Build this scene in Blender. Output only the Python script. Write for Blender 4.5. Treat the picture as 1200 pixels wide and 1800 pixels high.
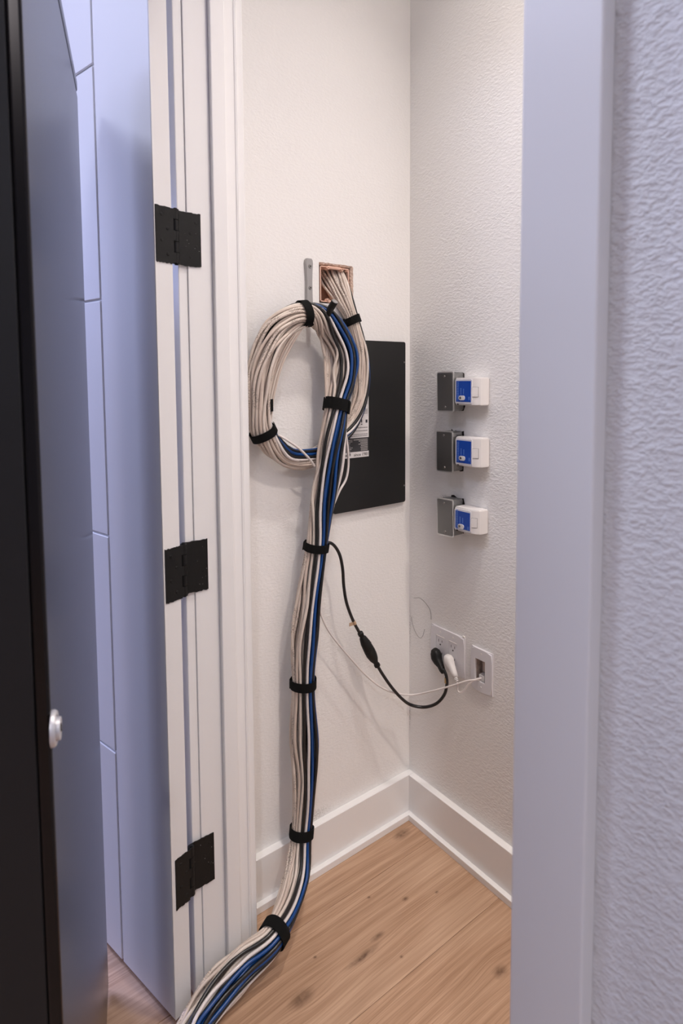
import bpy, bmesh, math, random
from mathutils import Vector, Matrix
random.seed(7)
for o in list(bpy.data.objects): bpy.data.objects.remove(o)
SC = bpy.context.scene
COL = SC.collection

# ------------------------------------------------------------------ camera
cd = bpy.data.cameras.new('camera'); cam = bpy.data.objects.new('camera', cd); COL.objects.link(cam)
cd.sensor_fit = 'HORIZONTAL'; cd.sensor_width = 36.0; cd.lens = 36.0*1032.363/1200
cd.shift_x = 0.00626; cd.shift_y = -0.13939
cd.clip_start = 0.02; cd.clip_end = 60
cr, cu, cf = Vector((.8005,-.5994,-.0067)), Vector((.0454,.0496,.9977)), Vector((.5977,.7989,-.0669))
cm = Matrix((cr, cu, -cf)).transposed().to_4x4(); cm.translation = Vector((-1.2145,-1.2647,1.3385))
cam.matrix_world = cm
cd.dof.use_dof = True; cd.dof.focus_distance = 1.65; cd.dof.aperture_fstop = 9.0
SC.camera = cam

# ------------------------------------------------------------------ world, lights, exposure
w = bpy.data.worlds.new('sky'); SC.world = w; w.use_nodes = True
wb = w.node_tree.nodes['Background']; wb.inputs[0].default_value = (.62,.72,1,1); wb.inputs[1].default_value = .9
def area(name, loc, target, size, power, color, size_y=None, shape='DISK', spread=180):
    l = bpy.data.lights.new(name, 'AREA'); o = bpy.data.objects.new(name, l); COL.objects.link(o)
    l.shape = shape; l.size = size; l.spread = math.radians(spread)
    if size_y: l.size_y = size_y
    l.energy = power; l.color = color; o.location = loc
    o.rotation_euler = (Vector(target)-Vector(loc)).to_track_quat('-Z','Y').to_euler()
    return o
area('closet_light', (-.36,-.78,3.03), (-.36,-.78,0), .12, 6.4, (1,.91,.85), spread=98)
area('closet_light', (-.33,-1.6,3.03), (-.33,-1.6,0), .12, 13.5, (1,.87,.79), spread=118)  # added fill: unseen second lamp, lights the closet walls more frontally
area('hall_light', (-1.14,.17,3.03), (-1.14,.17,0), .14, 1.2, (.84,.88,1), spread=150)
area('hall_light', (-1.6,1.0,3.03), (-1.6,1.0,0), .20, 15, (.66,.70,1), spread=150)  # added cool fill, makes the door face fade from top to bottom
area('hall_light', (-1.75,-.2,3.03), (-.70,-1.25,1.25), .5, 10.5, (.74,.79,1), spread=100)
area('hall_light', (-2.3,-2.6,3.03), (-2.3,-2.6,0), .14, 30, (.92,.92,1), spread=140)  # added fill behind the camera for the casing side and near wall
area('window_daylight', (-2.6,3.7,2.4), (-1.1,-.2,1.2), 2.0, 245, (.50,.57,1), .9, 'RECTANGLE')
SC.view_settings.view_transform = 'Standard'; SC.view_settings.look = 'None'
SC.view_settings.gamma = 1; SC.view_settings.use_curve_mapping = False
SC.view_settings.exposure = 0.0

# ------------------------------------------------------------------ materials
def new_mat(name):
    m = bpy.data.materials.new(name); m.use_nodes = True
    return m, m.node_tree, m.node_tree.nodes['Principled BSDF']
def node(nt, typ, props=None, **ins):
    n = nt.nodes.new(typ)
    for k, v in (props or {}).items(): setattr(n, k, v)
    for k, v in ins.items():
        key = int(k[1:]) if k[0] == '_' and k[1:].isdigit() else k.replace('_', ' ')
        if hasattr(v, 'is_linked') or isinstance(v, bpy.types.NodeSocket): nt.links.new(v, n.inputs[key])
        else: n.inputs[key].default_value = v
    return n
def math_n(nt, op, a, b=0.0, c=0.0):
    return node(nt, 'ShaderNodeMath', {'operation': op}, _0=a, _1=b, _2=c).outputs[0]
def mix(nt, f, a, b):
    n = nt.nodes.new('ShaderNodeMix'); n.data_type = 'RGBA'
    for i, v in ((0, f), (6, a), (7, b)):
        if isinstance(v, bpy.types.NodeSocket): nt.links.new(v, n.inputs[i])
        else: n.inputs[i].default_value = v
    return n.outputs[2]
def simple(name, col, rough=.5, metal=0, spec=.5, bump=None):
    m, nt, b = new_mat(name)
    b.inputs['Base Color'].default_value = (*col, 1); b.inputs['Roughness'].default_value = rough
    b.inputs['Metallic'].default_value = metal; b.inputs['Specular IOR Level'].default_value = spec
    if bump:
        sc, st, dist = bump
        co = node(nt, 'ShaderNodeTexCoord').outputs['Object']
        nz = node(nt, 'ShaderNodeTexNoise', Vector=co, Scale=sc, Detail=3.0)
        bp = node(nt, 'ShaderNodeBump', Height=nz.outputs[0], Strength=st, Distance=dist)
        nt.links.new(bp.outputs[0], b.inputs['Normal'])
    return m
def plaster(name, col, strength, smudge=None, fine=1.0):
    m, nt, b = new_mat(name)
    co = node(nt, 'ShaderNodeTexCoord').outputs['Object']
    mp = node(nt, 'ShaderNodeMapping', Vector=co, Scale=(1,1,1.7)).outputs[0]
    n1 = node(nt, 'ShaderNodeTexNoise', Vector=mp, Scale=105.0*fine, Detail=2.5, Roughness=.5, Distortion=.5).outputs[0]
    r1 = node(nt, 'ShaderNodeMapRange', _0=n1, _1=.38, _2=.68).outputs[0]
    n2 = node(nt, 'ShaderNodeTexNoise', Vector=mp, Scale=38.0*fine, Detail=2.0, Distortion=.8).outputs[0]
    n3 = node(nt, 'ShaderNodeTexNoise', Vector=co, Scale=3.2, Detail=1.0).outputs[0]
    h = math_n(nt, 'MULTIPLY_ADD', n2, .8, r1)
    k = node(nt, 'ShaderNodeMapRange', _0=n3, _1=.3, _2=.7, _3=.35, _4=1.0).outputs[0]
    h = math_n(nt, 'MULTIPLY', h, k)
    bp = node(nt, 'ShaderNodeBump', Height=h, Strength=strength, Distance=.0022)
    nt.links.new(bp.outputs[0], b.inputs['Normal'])
    c = (*col, 1)
    if smudge:
        base = c
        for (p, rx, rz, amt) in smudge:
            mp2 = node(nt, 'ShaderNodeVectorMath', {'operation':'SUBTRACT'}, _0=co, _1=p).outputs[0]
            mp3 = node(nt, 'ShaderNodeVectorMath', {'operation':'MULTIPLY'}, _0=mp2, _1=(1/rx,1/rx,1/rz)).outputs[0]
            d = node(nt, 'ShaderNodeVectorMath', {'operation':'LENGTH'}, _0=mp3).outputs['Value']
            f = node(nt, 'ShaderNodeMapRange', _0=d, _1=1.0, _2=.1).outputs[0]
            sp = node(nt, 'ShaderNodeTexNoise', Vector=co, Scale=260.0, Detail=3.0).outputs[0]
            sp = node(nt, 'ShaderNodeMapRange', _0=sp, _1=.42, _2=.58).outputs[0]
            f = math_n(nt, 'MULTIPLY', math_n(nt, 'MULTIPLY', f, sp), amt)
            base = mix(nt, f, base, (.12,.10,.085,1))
        nt.links.new(base, b.inputs['Base Color'])
    else: b.inputs['Base Color'].default_value = c
    b.inputs['Roughness'].default_value = .62; b.inputs['Specular IOR Level'].default_value = .35
    return m

def wood():
    m, nt, b = new_mat('oak_floor')
    co = node(nt, 'ShaderNodeTexCoord').outputs['Object']
    rnd = node(nt, 'ShaderNodeObjectInfo').outputs['Random']
    off = node(nt, 'ShaderNodeCombineXYZ', X=math_n(nt,'MULTIPLY',rnd,9.0), Y=math_n(nt,'MULTIPLY',rnd,3.0)).outputs[0]
    wob = node(nt, 'ShaderNodeTexNoise', Vector=node(nt,'ShaderNodeMapping',Vector=co,Scale=(2.2,7,1)).outputs[0], Scale=1.0, Detail=2.0).outputs[0]
    # knots: (x, y, radius along grain, radius across)
    K = [(-.5745,-.2669,.030,.017), (-.2286,-.2247,.010,.006), (-.352,-.259,.020,.007), (-.412,-.276,.050,.009), (-.186,-.489,.020,.013), (-.088,-.062,.030,.016),
         (-.30,-.165,.006,.004), (-.15,-.26,.006,.004), (-.34,-.33,.005,.004), (-.50,-.21,.005,.004)]
    dark = None; push = None
    for (x, y, rx, ry) in K:
        v = node(nt,'ShaderNodeVectorMath',{'operation':'SUBTRACT'},_0=co,_1=(x,y,0)).outputs[0]
        v = node(nt,'ShaderNodeVectorMath',{'operation':'MULTIPLY'},_0=v,_1=(1/rx,1/ry,0)).outputs[0]
        d = node(nt,'ShaderNodeVectorMath',{'operation':'LENGTH'},_0=v).outputs['Value']
        f = math_n(nt,'POWER', node(nt,'ShaderNodeMapRange',_0=d,_1=1.3,_2=.22).outputs[0], 1.25)
        dark = f if dark is None else math_n(nt,'MAXIMUM',dark,f)
        if rx > .015:
            sy = node(nt,'ShaderNodeSeparateXYZ',_0=v).outputs[1]
            e = math_n(nt,'EXPONENT', math_n(nt,'MULTIPLY', math_n(nt,'MULTIPLY',d,d), -.10))
            pp = math_n(nt,'MULTIPLY', math_n(nt,'MULTIPLY', sy, e), -.40*ry)
            push = pp if push is None else math_n(nt,'ADD',push,pp)
    yy = math_n(nt,'ADD', push, math_n(nt,'MULTIPLY', wob, .014))
    gv = node(nt,'ShaderNodeVectorMath',{'operation':'ADD'},_0=co,_1=node(nt,'ShaderNodeCombineXYZ',Y=yy).outputs[0]).outputs[0]
    gv = node(nt,'ShaderNodeVectorMath',{'operation':'ADD'},_0=gv,_1=off).outputs[0]
    g1 = node(nt,'ShaderNodeTexNoise',Vector=node(nt,'ShaderNodeMapping',Vector=gv,Scale=(1.5,70,1)).outputs[0],Scale=1.0,Detail=4.0,Roughness=.6).outputs[0]
    g2 = node(nt,'ShaderNodeTexNoise',Vector=node(nt,'ShaderNodeMapping',Vector=gv,Scale=(7,420,1)).outputs[0],Scale=1.0,Detail=2.0).outputs[0]
    g3 = node(nt,'ShaderNodeTexNoise',Vector=node(nt,'ShaderNodeMapping',Vector=gv,Scale=(2.0,9,1)).outputs[0],Scale=1.0,Detail=2.0).outputs[0]
    f1 = node(nt,'ShaderNodeMapRange',_0=g1,_1=.36,_2=.64).outputs[0]
    c = mix(nt, f1, (.37,.22,.132,1), (.57,.375,.25,1))
    f2 = node(nt,'ShaderNodeMapRange',_0=g2,_1=.45,_2=.70,_3=0.0,_4=.62).outputs[0]
    c = mix(nt, f2, c, (.235,.125,.070,1))
    f3 = node(nt,'ShaderNodeMapRange',_0=g3,_1=.45,_2=.75,_3=0.0,_4=.45).outputs[0]
    c = mix(nt, f3, c, (.67,.475,.335,1))
    kn = node(nt,'ShaderNodeTexNoise',Vector=node(nt,'ShaderNodeMapping',Vector=gv,Scale=(60,160,1)).outputs[0],Scale=1.0,Detail=3.0).outputs[0]
    kn = node(nt,'ShaderNodeMapRange',_0=kn,_1=.35,_2=.60,_3=.55,_4=1.0).outputs[0]
    c = mix(nt, math_n(nt,'MULTIPLY',dark,kn), c, (.105,.055,.032,1))
    fr = node(nt,'ShaderNodeMapRange',_0=rnd,_3=0.0,_4=.35).outputs[0]
    c = mix(nt, fr, c, (.44,.255,.15,1))
    nt.links.new(c, b.inputs['Base Color'])
    b.inputs['Roughness'].default_value = .5; b.inputs['Specular IOR Level'].default_value = .4
    bp = node(nt,'ShaderNodeBump',Height=g2,Strength=.15,Distance=.001)
    nt.links.new(bp.outputs[0], b.inputs['Normal'])
    return m

M = {}
M['closet_wall'] = plaster('closet_wall_paint', (.88,.87,.855), .22, [((-.37,0,.143),.09,.022,.55)])
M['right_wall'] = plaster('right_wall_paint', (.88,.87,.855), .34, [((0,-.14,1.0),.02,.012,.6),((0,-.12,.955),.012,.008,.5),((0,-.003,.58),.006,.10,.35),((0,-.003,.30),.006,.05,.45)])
M['hall_wall'] = plaster('hall_wall_paint', (.80,.80,.81), .55, None, 1.45)
M['hall_bounce_cut'] = plaster('hall_bounce_cut_grey', (.30,.31,.33), .5)  # unseen hall walls, darkened to cut bounce light low in the hall
M['trim'] = simple('trim_paint', (.87,.865,.86), .38, bump=(60,.05,.001))
M['door'] = simple('door_paint', (.82,.81,.805), .68, spec=.3, bump=(90,.05,.001))
M['ceiling'] = simple('ceiling_paint', (.88,.875,.87), .8)
M['wood'] = wood()
M['subfloor'] = simple('floor_gap_dark', (.04,.03,.025), .9)
M['black_metal'] = simple('hinge_black_paint', (.010,.010,.010), .5, spec=.22, bump=(45,.25,.002))
M['chip'] = simple('paint_chip', (.35,.34,.33), .5)
M['rack'] = simple('rack_black', (.008,.0075,.0072), .22, spec=.29)
M['rack'].node_tree.nodes['Principled BSDF'].inputs['Specular Tint'].default_value = (1,.90,.85,1)
M['rack_dark'] = simple('rack_front_black', (.010,.010,.010), .6)
M['rack_seam'] = simple('rack_seam', (.004,.004,.004), .8)
M['chrome'] = simple('chrome', (.80,.79,.79), .42, .55)
M['steel'] = simple('galvanised_steel', (.27,.27,.265), .36, .85, bump=(150,.12,.001))
M['steel_cover'] = simple('brushed_steel_cover', (.20,.20,.20), .33, .88, bump=(220,.1,.0006))
M['rim_highlight'] = simple('rim_highlight_steel', (.72,.72,.71), .28, .8)  # pale steel, puts the covers' edge highlight into the colour
M['grey_hook'] = simple('grey_hook_enamel', (.38,.37,.365), .34, .55)
M['screw'] = simple('screw_steel', (.30,.29,.28), .3, .9)
M['dark'] = simple('recess_dark', (.02,.016,.014), .8)
M['rubber'] = simple('black_rubber', (.009,.0088,.0085), .55, spec=.3)
M['rubber_tip'] = simple('hook_tip_rubber', (.26,.25,.245), .5)
M['jack_white'] = simple('white_cable_jacket', (.70,.62,.55), .38, bump=(300,.1,.0006))
M['jack_cream'] = simple('cream_cable_jacket', (.62,.52,.45), .4, bump=(300,.1,.0006))
def printed():
    m = simple('printed_cable_jacket', (.66,.57,.50), .4); nt = m.node_tree; b = nt.nodes['Principled BSDF']
    co = node(nt,'ShaderNodeTexCoord').outputs['Object']
    n1 = node(nt,'ShaderNodeTexNoise',Vector=co,Scale=420.0,Detail=1.0).outputs[0]
    n2 = node(nt,'ShaderNodeTexNoise',Vector=co,Scale=24.0,Detail=0.0).outputs[0]
    f = math_n(nt,'MULTIPLY',node(nt,'ShaderNodeMapRange',_0=n1,_1=.50,_2=.60).outputs[0],node(nt,'ShaderNodeMapRange',_0=n2,_1=.46,_2=.56).outputs[0])
    nt.links.new(mix(nt,math_n(nt,'MULTIPLY',f,.75),(.66,.57,.50,1),(.16,.12,.10,1)), b.inputs['Base Color'])
    return m
M['jack_print'] = printed()
M['jack_bright'] = simple('bright_white_jacket', (.74,.69,.67), .34)
M['jack_black'] = simple('black_cable_jacket', (.011,.011,.012), .33)
M['jack_blue'] = simple('blue_cable_jacket', (.003,.055,.225), .36)
M['strap'] = simple('hook_and_loop_fabric', (.0075,.0075,.0075), .95, spec=.15, bump=(900,.6,.001))
M['plastic'] = simple('white_plastic', (.78,.755,.74), .33)
M['plate'] = simple('white_plate_plastic', (.74,.73,.76), .30)
M['peach'] = simple('peach_box_plastic', (.86,.56,.43), .45)
M['gypsum'] = simple('torn_gypsum', (.66,.50,.41), .9, bump=(220,1,.004))
M['liner'] = simple('pale_recess_board', (.62,.52,.45), .8, bump=(160,.8,.004))
M['panel'] = simple('black_panel_enamel', (.0125,.0125,.0125), .42, spec=.4)
M['paper'] = simple('label_paper', (.72,.70,.70), .5)
M['ink'] = simple('label_ink', (.03,.03,.035), .6)
M['ink_grey'] = simple('label_ink_grey', (.20,.19,.19), .6)
M['ink_white'] = simple('label_print_white', (.42,.40,.39), .6)
M['label_blue'] = simple('blue_label', (.004,.065,.42), .35)
M['label_pale'] = simple('blue_label_print', (.13,.27,.66), .5)
M['brass'] = simple('brass_tag', (.55,.36,.16), .35, .4)
M['tag'] = simple('tan_tag', (.50,.34,.22), .6)
M['hair'] = simple('thin_dark_thread', (.05,.04,.035), .7)

# ------------------------------------------------------------------ builders
def root_loc(p):
    return Vector((0,0,0)) if p is None else Vector(p['_o'])
def obj(name, bm, m, parent=None, base=None, smooth=False):
    off = root_loc(parent) if parent is not None else Vector(base or (0,0,0))
    if off.length: bmesh.ops.translate(bm, verts=bm.verts, vec=-off)
    bmesh.ops.recalc_face_normals(bm, faces=bm.faces)
    me = bpy.data.meshes.new(name); bm.to_mesh(me); bm.free()
    if smooth:
        for p in me.polygons: p.use_smooth = True
        if smooth != 'all': me.set_sharp_from_angle(angle=math.radians(38))
    o = bpy.data.objects.new(name, me); COL.objects.link(o); me.materials.append(m)
    o['_o'] = list(off)
    if parent is not None: o.parent = parent
    else: o.location = off
    return o
def thing(name, label, cat, loc, group=None):
    o = bpy.data.objects.new(name, None); COL.objects.link(o); o.location = loc; o['_o'] = list(loc)
    o.empty_display_size = .05
    o['label'] = label; o['category'] = cat
    if group: o['group'] = group
    return o
def tag(o, label, cat, group=None):
    o['label'] = label; o['category'] = cat
    if group: o['group'] = group
    return o
def struct(o, label=None, cat=None):
    o['kind'] = 'structure'
    if label: o['label'] = label
    if cat: o['category'] = cat
    return o
def box(bm, x0,x1,y0,y1,z0,z1, bev=0, seg=2, mtx=None):
    r = bmesh.ops.create_cube(bm, size=1)
    vs = r['verts']
    bmesh.ops.scale(bm, vec=(abs(x1-x0),abs(y1-y0),abs(z1-z0)), verts=vs)
    bmesh.ops.translate(bm, vec=((x0+x1)/2,(y0+y1)/2,(z0+z1)/2), verts=vs)
    if bev:
        es = list({e for v in vs for e in v.link_edges})
        rr = bmesh.ops.bevel(bm, geom=es, offset=bev, segments=seg, affect='EDGES', profile=.5)
        vs = list({v for f in rr['faces'] for v in f.verts} | {v for v in vs if v.is_valid})
    if mtx is not None: bmesh.ops.transform(bm, matrix=mtx, verts=[v for v in vs if v.is_valid])
    return bm
def B1(*a, **k):
    bm = bmesh.new(); box(bm, *a, **k); return bm
def cyl(bm, p0, p1, r0, r1=None, n=20, caps=True):
    p0, p1 = Vector(p0), Vector(p1); r1 = r0 if r1 is None else r1
    d = p1-p0; q = d.to_track_quat('Z','Y').to_matrix().to_4x4(); q.translation = (p0+p1)/2
    bmesh.ops.create_cone(bm, cap_ends=caps, cap_tris=False, segments=n, radius1=r0, radius2=r1, depth=d.length, matrix=q)
    return bm
def spline(pts, n):
    """Catmull-Rom through tuples of any length, n samples per span"""
    P = [tuple(p) for p in pts]; P = [tuple(2*a-b for a,b in zip(P[0],P[1]))]+P+[tuple(2*a-b for a,b in zip(P[-1],P[-2]))]
    out = []
    for i in range(1, len(P)-2):
        for k in range(n):
            t = k/n; t2=t*t; t3=t2*t
            out.append(tuple(.5*((2*b)+(c-a)*t+(2*a-5*b+4*c-d)*t2+(3*b-a-3*c+d)*t3) for a,b,c,d in zip(P[i-1],P[i],P[i+1],P[i+2])))
    out.append(P[-2]); return out
def tube(bm, pts, r, n=8, caps=True):
    pts = [Vector(p[:3]) for p in pts]; rings = []
    T0 = (pts[1]-pts[0]).normalized(); N = T0.orthogonal().normalized()
    for i, p in enumerate(pts):
        T = (pts[min(i+1,len(pts)-1)]-pts[max(i-1,0)]).normalized()
        N = (N - T*N.dot(T)).normalized(); Bn = T.cross(N)
        rr = r[i] if isinstance(r, (list,tuple)) else r
        rings.append([bm.verts.new(p+(N*math.cos(a)+Bn*math.sin(a))*rr) for a in (2*math.pi*k/n for k in range(n))])
    for A, C in zip(rings, rings[1:]):
        for k in range(n): bm.faces.new((A[k],A[(k+1)%n],C[(k+1)%n],C[k]))
    if caps: bm.faces.new(rings[0][::-1]); bm.faces.new(rings[-1])
    return bm
def prism(bm, poly, axis, a, b):
    """extrude a 2-D polygon along world axis ('x','y' or 'z') from a to b"""
    def P(u,v,t): return {'x':(t,u,v),'y':(u,t,v),'z':(u,v,t)}[axis]
    A = [bm.verts.new(P(u,v,a)) for u,v in poly]; C = [bm.verts.new(P(u,v,b)) for u,v in poly]
    bm.faces.new(A); bm.faces.new(C[::-1]); n = len(poly)
    for i in range(n): bm.faces.new((A[i],C[i],C[(i+1)%n],A[(i+1)%n]))
    return bm
def rounded(x0,x1,y0,y1,r,n=5):
    out = []
    for cx,cy,a0 in ((x1-r,y1-r,0),(x0+r,y1-r,90),(x0+r,y0+r,180),(x1-r,y0+r,270)):
        for k in range(n+1):
            a = math.radians(a0+90*k/n); out.append((cx+r*math.cos(a), cy+r*math.sin(a)))
    return out
def text_mesh(body, size, extrude=.0002):
    cu = bpy.data.curves.new('print','FONT'); cu.body = body; cu.size = size; cu.extrude = extrude; cu.align_x = 'LEFT'; cu.resolution_u = 2
    to = bpy.data.objects.new('print', cu); COL.objects.link(to)
    bpy.context.view_layer.update()
    me = bpy.data.meshes.new_from_object(to.evaluated_get(bpy.context.evaluated_depsgraph_get()))
    bpy.data.objects.remove(to); bm = bmesh.new(); bm.from_mesh(me); bpy.data.meshes.remove(me); return bm

H = 3.05                       # ceiling height
XR, XC = -.738, -.622          # hall face and closet face of the wall with the doorway
JL, JR, JT = -.134, -.926, 2.46   # faces of the left, right and head jamb
# ------------------------------------------------------------------ setting
fl = struct(obj('floor', B1(-5.05,.05,-4.55,3.55,-.06,-.004), M['subfloor']))
yy = -.1275; rows = []
while yy < 3.55: rows.append(yy); yy += .241
yy = -.1275-.241
while yy > -4.6: rows.append(yy); yy -= .241
for i, y in enumerate(sorted(rows)):
    xs = [-5.04 + ((i*.77) % 1.83) - 1.83]
    while xs[-1] < .04: xs.append(xs[-1]+1.83)
    if abs(y+.3685) < .01: xs = [-5.04,-2.6,-.77,.04]
    if abs(y+.1275) < .01: xs = [-5.04,-3.1,-1.4,.04]
    if abs(y+.6095) < .01: xs = [-5.04,-2.2,-1.1,.04]
    for a, b in zip(xs, xs[1:]):
        a = max(a,-5.04); b = min(b,.04)
        if b-a < .05: continue
        o = obj('floor_plank', B1(a+.0004,b-.0004,y+.0004,y+.2406,-.006,0,bev=.0007,seg=1), M['wood'], fl)
struct(obj('ceiling', B1(-5.05,.05,-4.55,3.55,H,H+.1), M['ceiling']))
# back wall of the closet with the cut-out for the cable box
HX0,HX1,HZ0,HZ1 = -.3245,-.2150,1.5330,1.6355
bm = bmesh.new()
box(bm, XC-.02,HX0,0,.12,-.02,H); box(bm, HX1,.12,0,.12,-.02,H); box(bm, HX0,HX1,0,.12,-.02,HZ0); box(bm, HX0,HX1,0,.12,HZ1,H)
box(bm, HX0-.02,HX1+.02,.10,.13,HZ0-.02,HZ1+.02)
bmesh.ops.remove_doubles(bm, verts=bm.verts, dist=1e-6)
struct(obj('wall_back', bm, M['closet_wall']))
# right wall, with a hole behind the low-voltage plate
bm = bmesh.new()
y0,y1,z0,z1 = -.296,-.256,.524,.588
box(bm, 0,.12,-2.22,y0,-.02,H); box(bm, 0,.12,y1,.0,-.02,H); box(bm, 0,.12,y0,y1,-.02,z0); box(bm, 0,.12,y0,y1,z1,H)
box(bm, .06,.12,y0-.01,y1+.01,z0-.01,z1+.01)
struct(obj('wall_right', bm, M['right_wall']))
struct(obj('wall_end', B1(XC-.01,.12,-2.34,-2.22,-.02,H), M['closet_wall']))
# wall with the doorway
bm = bmesh.new()
box(bm, XR,XC,-4.55,JR-.018,-.02,H); box(bm, XR,XC,JL+.018,3.55,-.02,H); box(bm, XR,XC,JR-.018,JL+.018,JT+.018,H)
struct(obj('wall_front', bm, M['hall_wall']))
bm = bmesh.new()
box(bm, -5.05,-5,-4.55,1.0,-.02,H); box(bm, -5.05,-5,2.8,3.55,-.02,H); box(bm, -5.05,-5,1.0,2.8,-.02,1.3); box(bm, -5.05,-5,1.0,2.8,2.7,H)
struct(obj('wall_left', bm, M['hall_bounce_cut']))
bm = bmesh.new()
box(bm, -5.05,-3.6,3.5,3.55,-.02,H); box(bm, -1.6,XR+.02,3.5,3.55,-.02,H); box(bm, -3.6,-1.6,3.5,3.55,-.02,1.9); box(bm, -3.6,-1.6,3.5,3.55,2.9,H)
struct(obj('wall_far', bm, M['hall_bounce_cut']))
struct(obj('wall_near', B1(-5.05,XR+.02,-4.55,-4.5,-.02,H), M['hall_bounce_cut']))
# baseboards with their square shoe moulding
TB,HB,TS,HS = .0213,.1297,.0361,.0186
b1 = struct(obj('baseboard_back', B1(XC,0,-TB,0,0,HB,bev=.0012), M['trim']))
obj('shoe_moulding', B1(XC,-TS*0,-TS,-TB,0,HS,bev=.0012), M['trim'], b1)
b2 = struct(obj('baseboard_right', B1(-TB,0,-2.22,-TB,0,HB,bev=.0012), M['trim']))
obj('shoe_moulding', B1(-TS,-TB,-2.22,-TS,0,HS,bev=.0012), M['trim'], b2)
struct(obj('baseboard_front', B1(XR-.016,XR,-3.5,-1.0105,0,HB,bev=.0015), M['trim']))
# door frame: jambs, stops, casings
j = struct(obj('trim_1', B1(XR,XC,JL,JL+.018,0,JT,bev=.0012), M['trim']))          # left jamb
obj('door_stop', B1(-.686,-.6535,JL-.0115,JL,0,JT,bev=.0025), M['trim'], j)
bm = bmesh.new()
prism(bm, [(XR-.019,JL+.0045),(XR-.0175,JL+.0035),(XR-.0015,JL+.0035),(XR,JL+.005),(XR,JL+.0835),(XR-.017,JL+.0835),(XR-.019,JL+.0815)], 'z', 0, JT+.08)
obj('hall_casing', bm, M['trim'], j)
bm = bmesh.new()
prism(bm, [(XC,JL+.0045),(XC+.0145,JL+.0035),(XC+.017,JL+.006),(XC+.017,JL+.075),(XC,JL+.075)], 'z', 0, JT+.08)
obj('closet_casing', bm, M['trim'], j)
bm = bmesh.new(); prism(bm, [(XC-.0065,JL-.0012),(XC-.0025,JL-.0022),(XC,JL-.0006),(XC,JL+.001),(XC-.0065,JL+.001)], 'z', 0, JT)
obj('jamb_bead', bm, M['trim'], j)
j2 = struct(obj('trim_2', B1(XR,XC,JR-.018,JR,0,JT,bev=.0012), M['trim']))         # right jamb
obj('door_stop', B1(-.686,-.6535,JR,JR+.0115,0,JT,bev=.0025), M['trim'], j2)
obj('hall_casing', B1(XR-.019,XR,-1.0060,JR-.005,0,JT+.08,bev=.002), M['trim'], j2)
obj('closet_casing', B1(XC,XC+.017,-1.0060,JR-.005,0,JT+.08,bev=.002), M['trim'], j2)
j3 = struct(obj('trim_3', B1(XR,XC,JR-.018,JL+.018,JT,JT+.018,bev=.0012), M['trim']))   # head jamb
obj('hall_casing', B1(XR-.019,XR,-1.0060,JL+.0835,JT+.08,JT+.16,bev=.002), M['trim'], j3)
obj('door_stop', B1(-.686,-.6535,JR,JL,JT-.0115,JT,bev=.0025), M['trim'], j3)

# ------------------------------------------------------------------ door, opened back against the hall wall
DC = Vector((-.8136,-.1568,.015)); De = Vector((-.2425,.9702,0)); Dn = Vector((.9702,.2425,0))
DM = Matrix((( De.x,Dn.x,0,DC.x),(De.y,Dn.y,0,DC.y),(0,0,1,DC.z),(0,0,0,1)))   # local: t along the leaf, s through it, z up
DW, DH, DT = .782, 2.435, .0395
g = .0045
def dbox(t0,t1,s0,s1,z0,z1,bev=.0012,seg=1):
    bm = bmesh.new(); box(bm,t0,t1,s0,s1,z0,z1,bev=bev,seg=seg,mtx=DM); return bm
dr = struct(obj('door_1', dbox(.0005,DW-.0005,g,DT-g,.0005,DH-.0005,0), M['door']))
for s0, s1 in ((0,g+.0003),(DT-g-.0003,DT)):
    for k in range(2):
        t0 = 0 if k == 0 else DW-.197
        obj('stile', dbox(t0,t0+.197,s0,s1,0,DH,.0016), M['door'], dr)
    zs = [0,.494,.983,1.491,1.970,DH]
    for a, b in zip(zs, zs[1:]):
        obj('door_panel', dbox(.2015,DW-.2015,s0,s1,a+(.0022 if a else 0),b-(.0022 if b<DH else 0),.0016), M['door'], dr)
obj('edge_strip', dbox(-.0008,.0006,0.0004,DT-.0004,0,DH,0), M['door'], dr)
# black butt hinges: one leaf on the door edge, one on the jamb, knuckle between them
def ragged(bm, u0,u1,z0,z1, f, th, amp, seed):
    """thin plate in the plane mapped by f(u,d,z) with slightly painted-over, uneven top and bottom edges"""
    rd = random.Random(seed); n = 14
    top = [(u0+(u1-u0)*k/n, z1+rd.uniform(-amp,amp*.6)) for k in range(n+1)]
    bot = [(u0+(u1-u0)*k/n, z0+rd.uniform(-amp,amp)) for k in range(n+1)]
    poly = bot + top[::-1]
    A = [bm.verts.new(f(u,0,z)) for u,z in poly]; C = [bm.verts.new(f(u,th,z)) for u,z in poly]
    for k in range(n):
        a,b2_,c,d = k,k+1,2*n+1-(k+1),2*n+1-k
        bm.faces.new((A[a],A[b2_],A[c],A[d])); bm.faces.new((C[d],C[c],C[b2_],C[a]))
    m_ = len(poly)
    for k in range(m_): bm.faces.new((A[k],C[k],C[(k+1)%m_],A[(k+1)%m_]))
HP = Vector((-.7650,-.1415,0))
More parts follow.
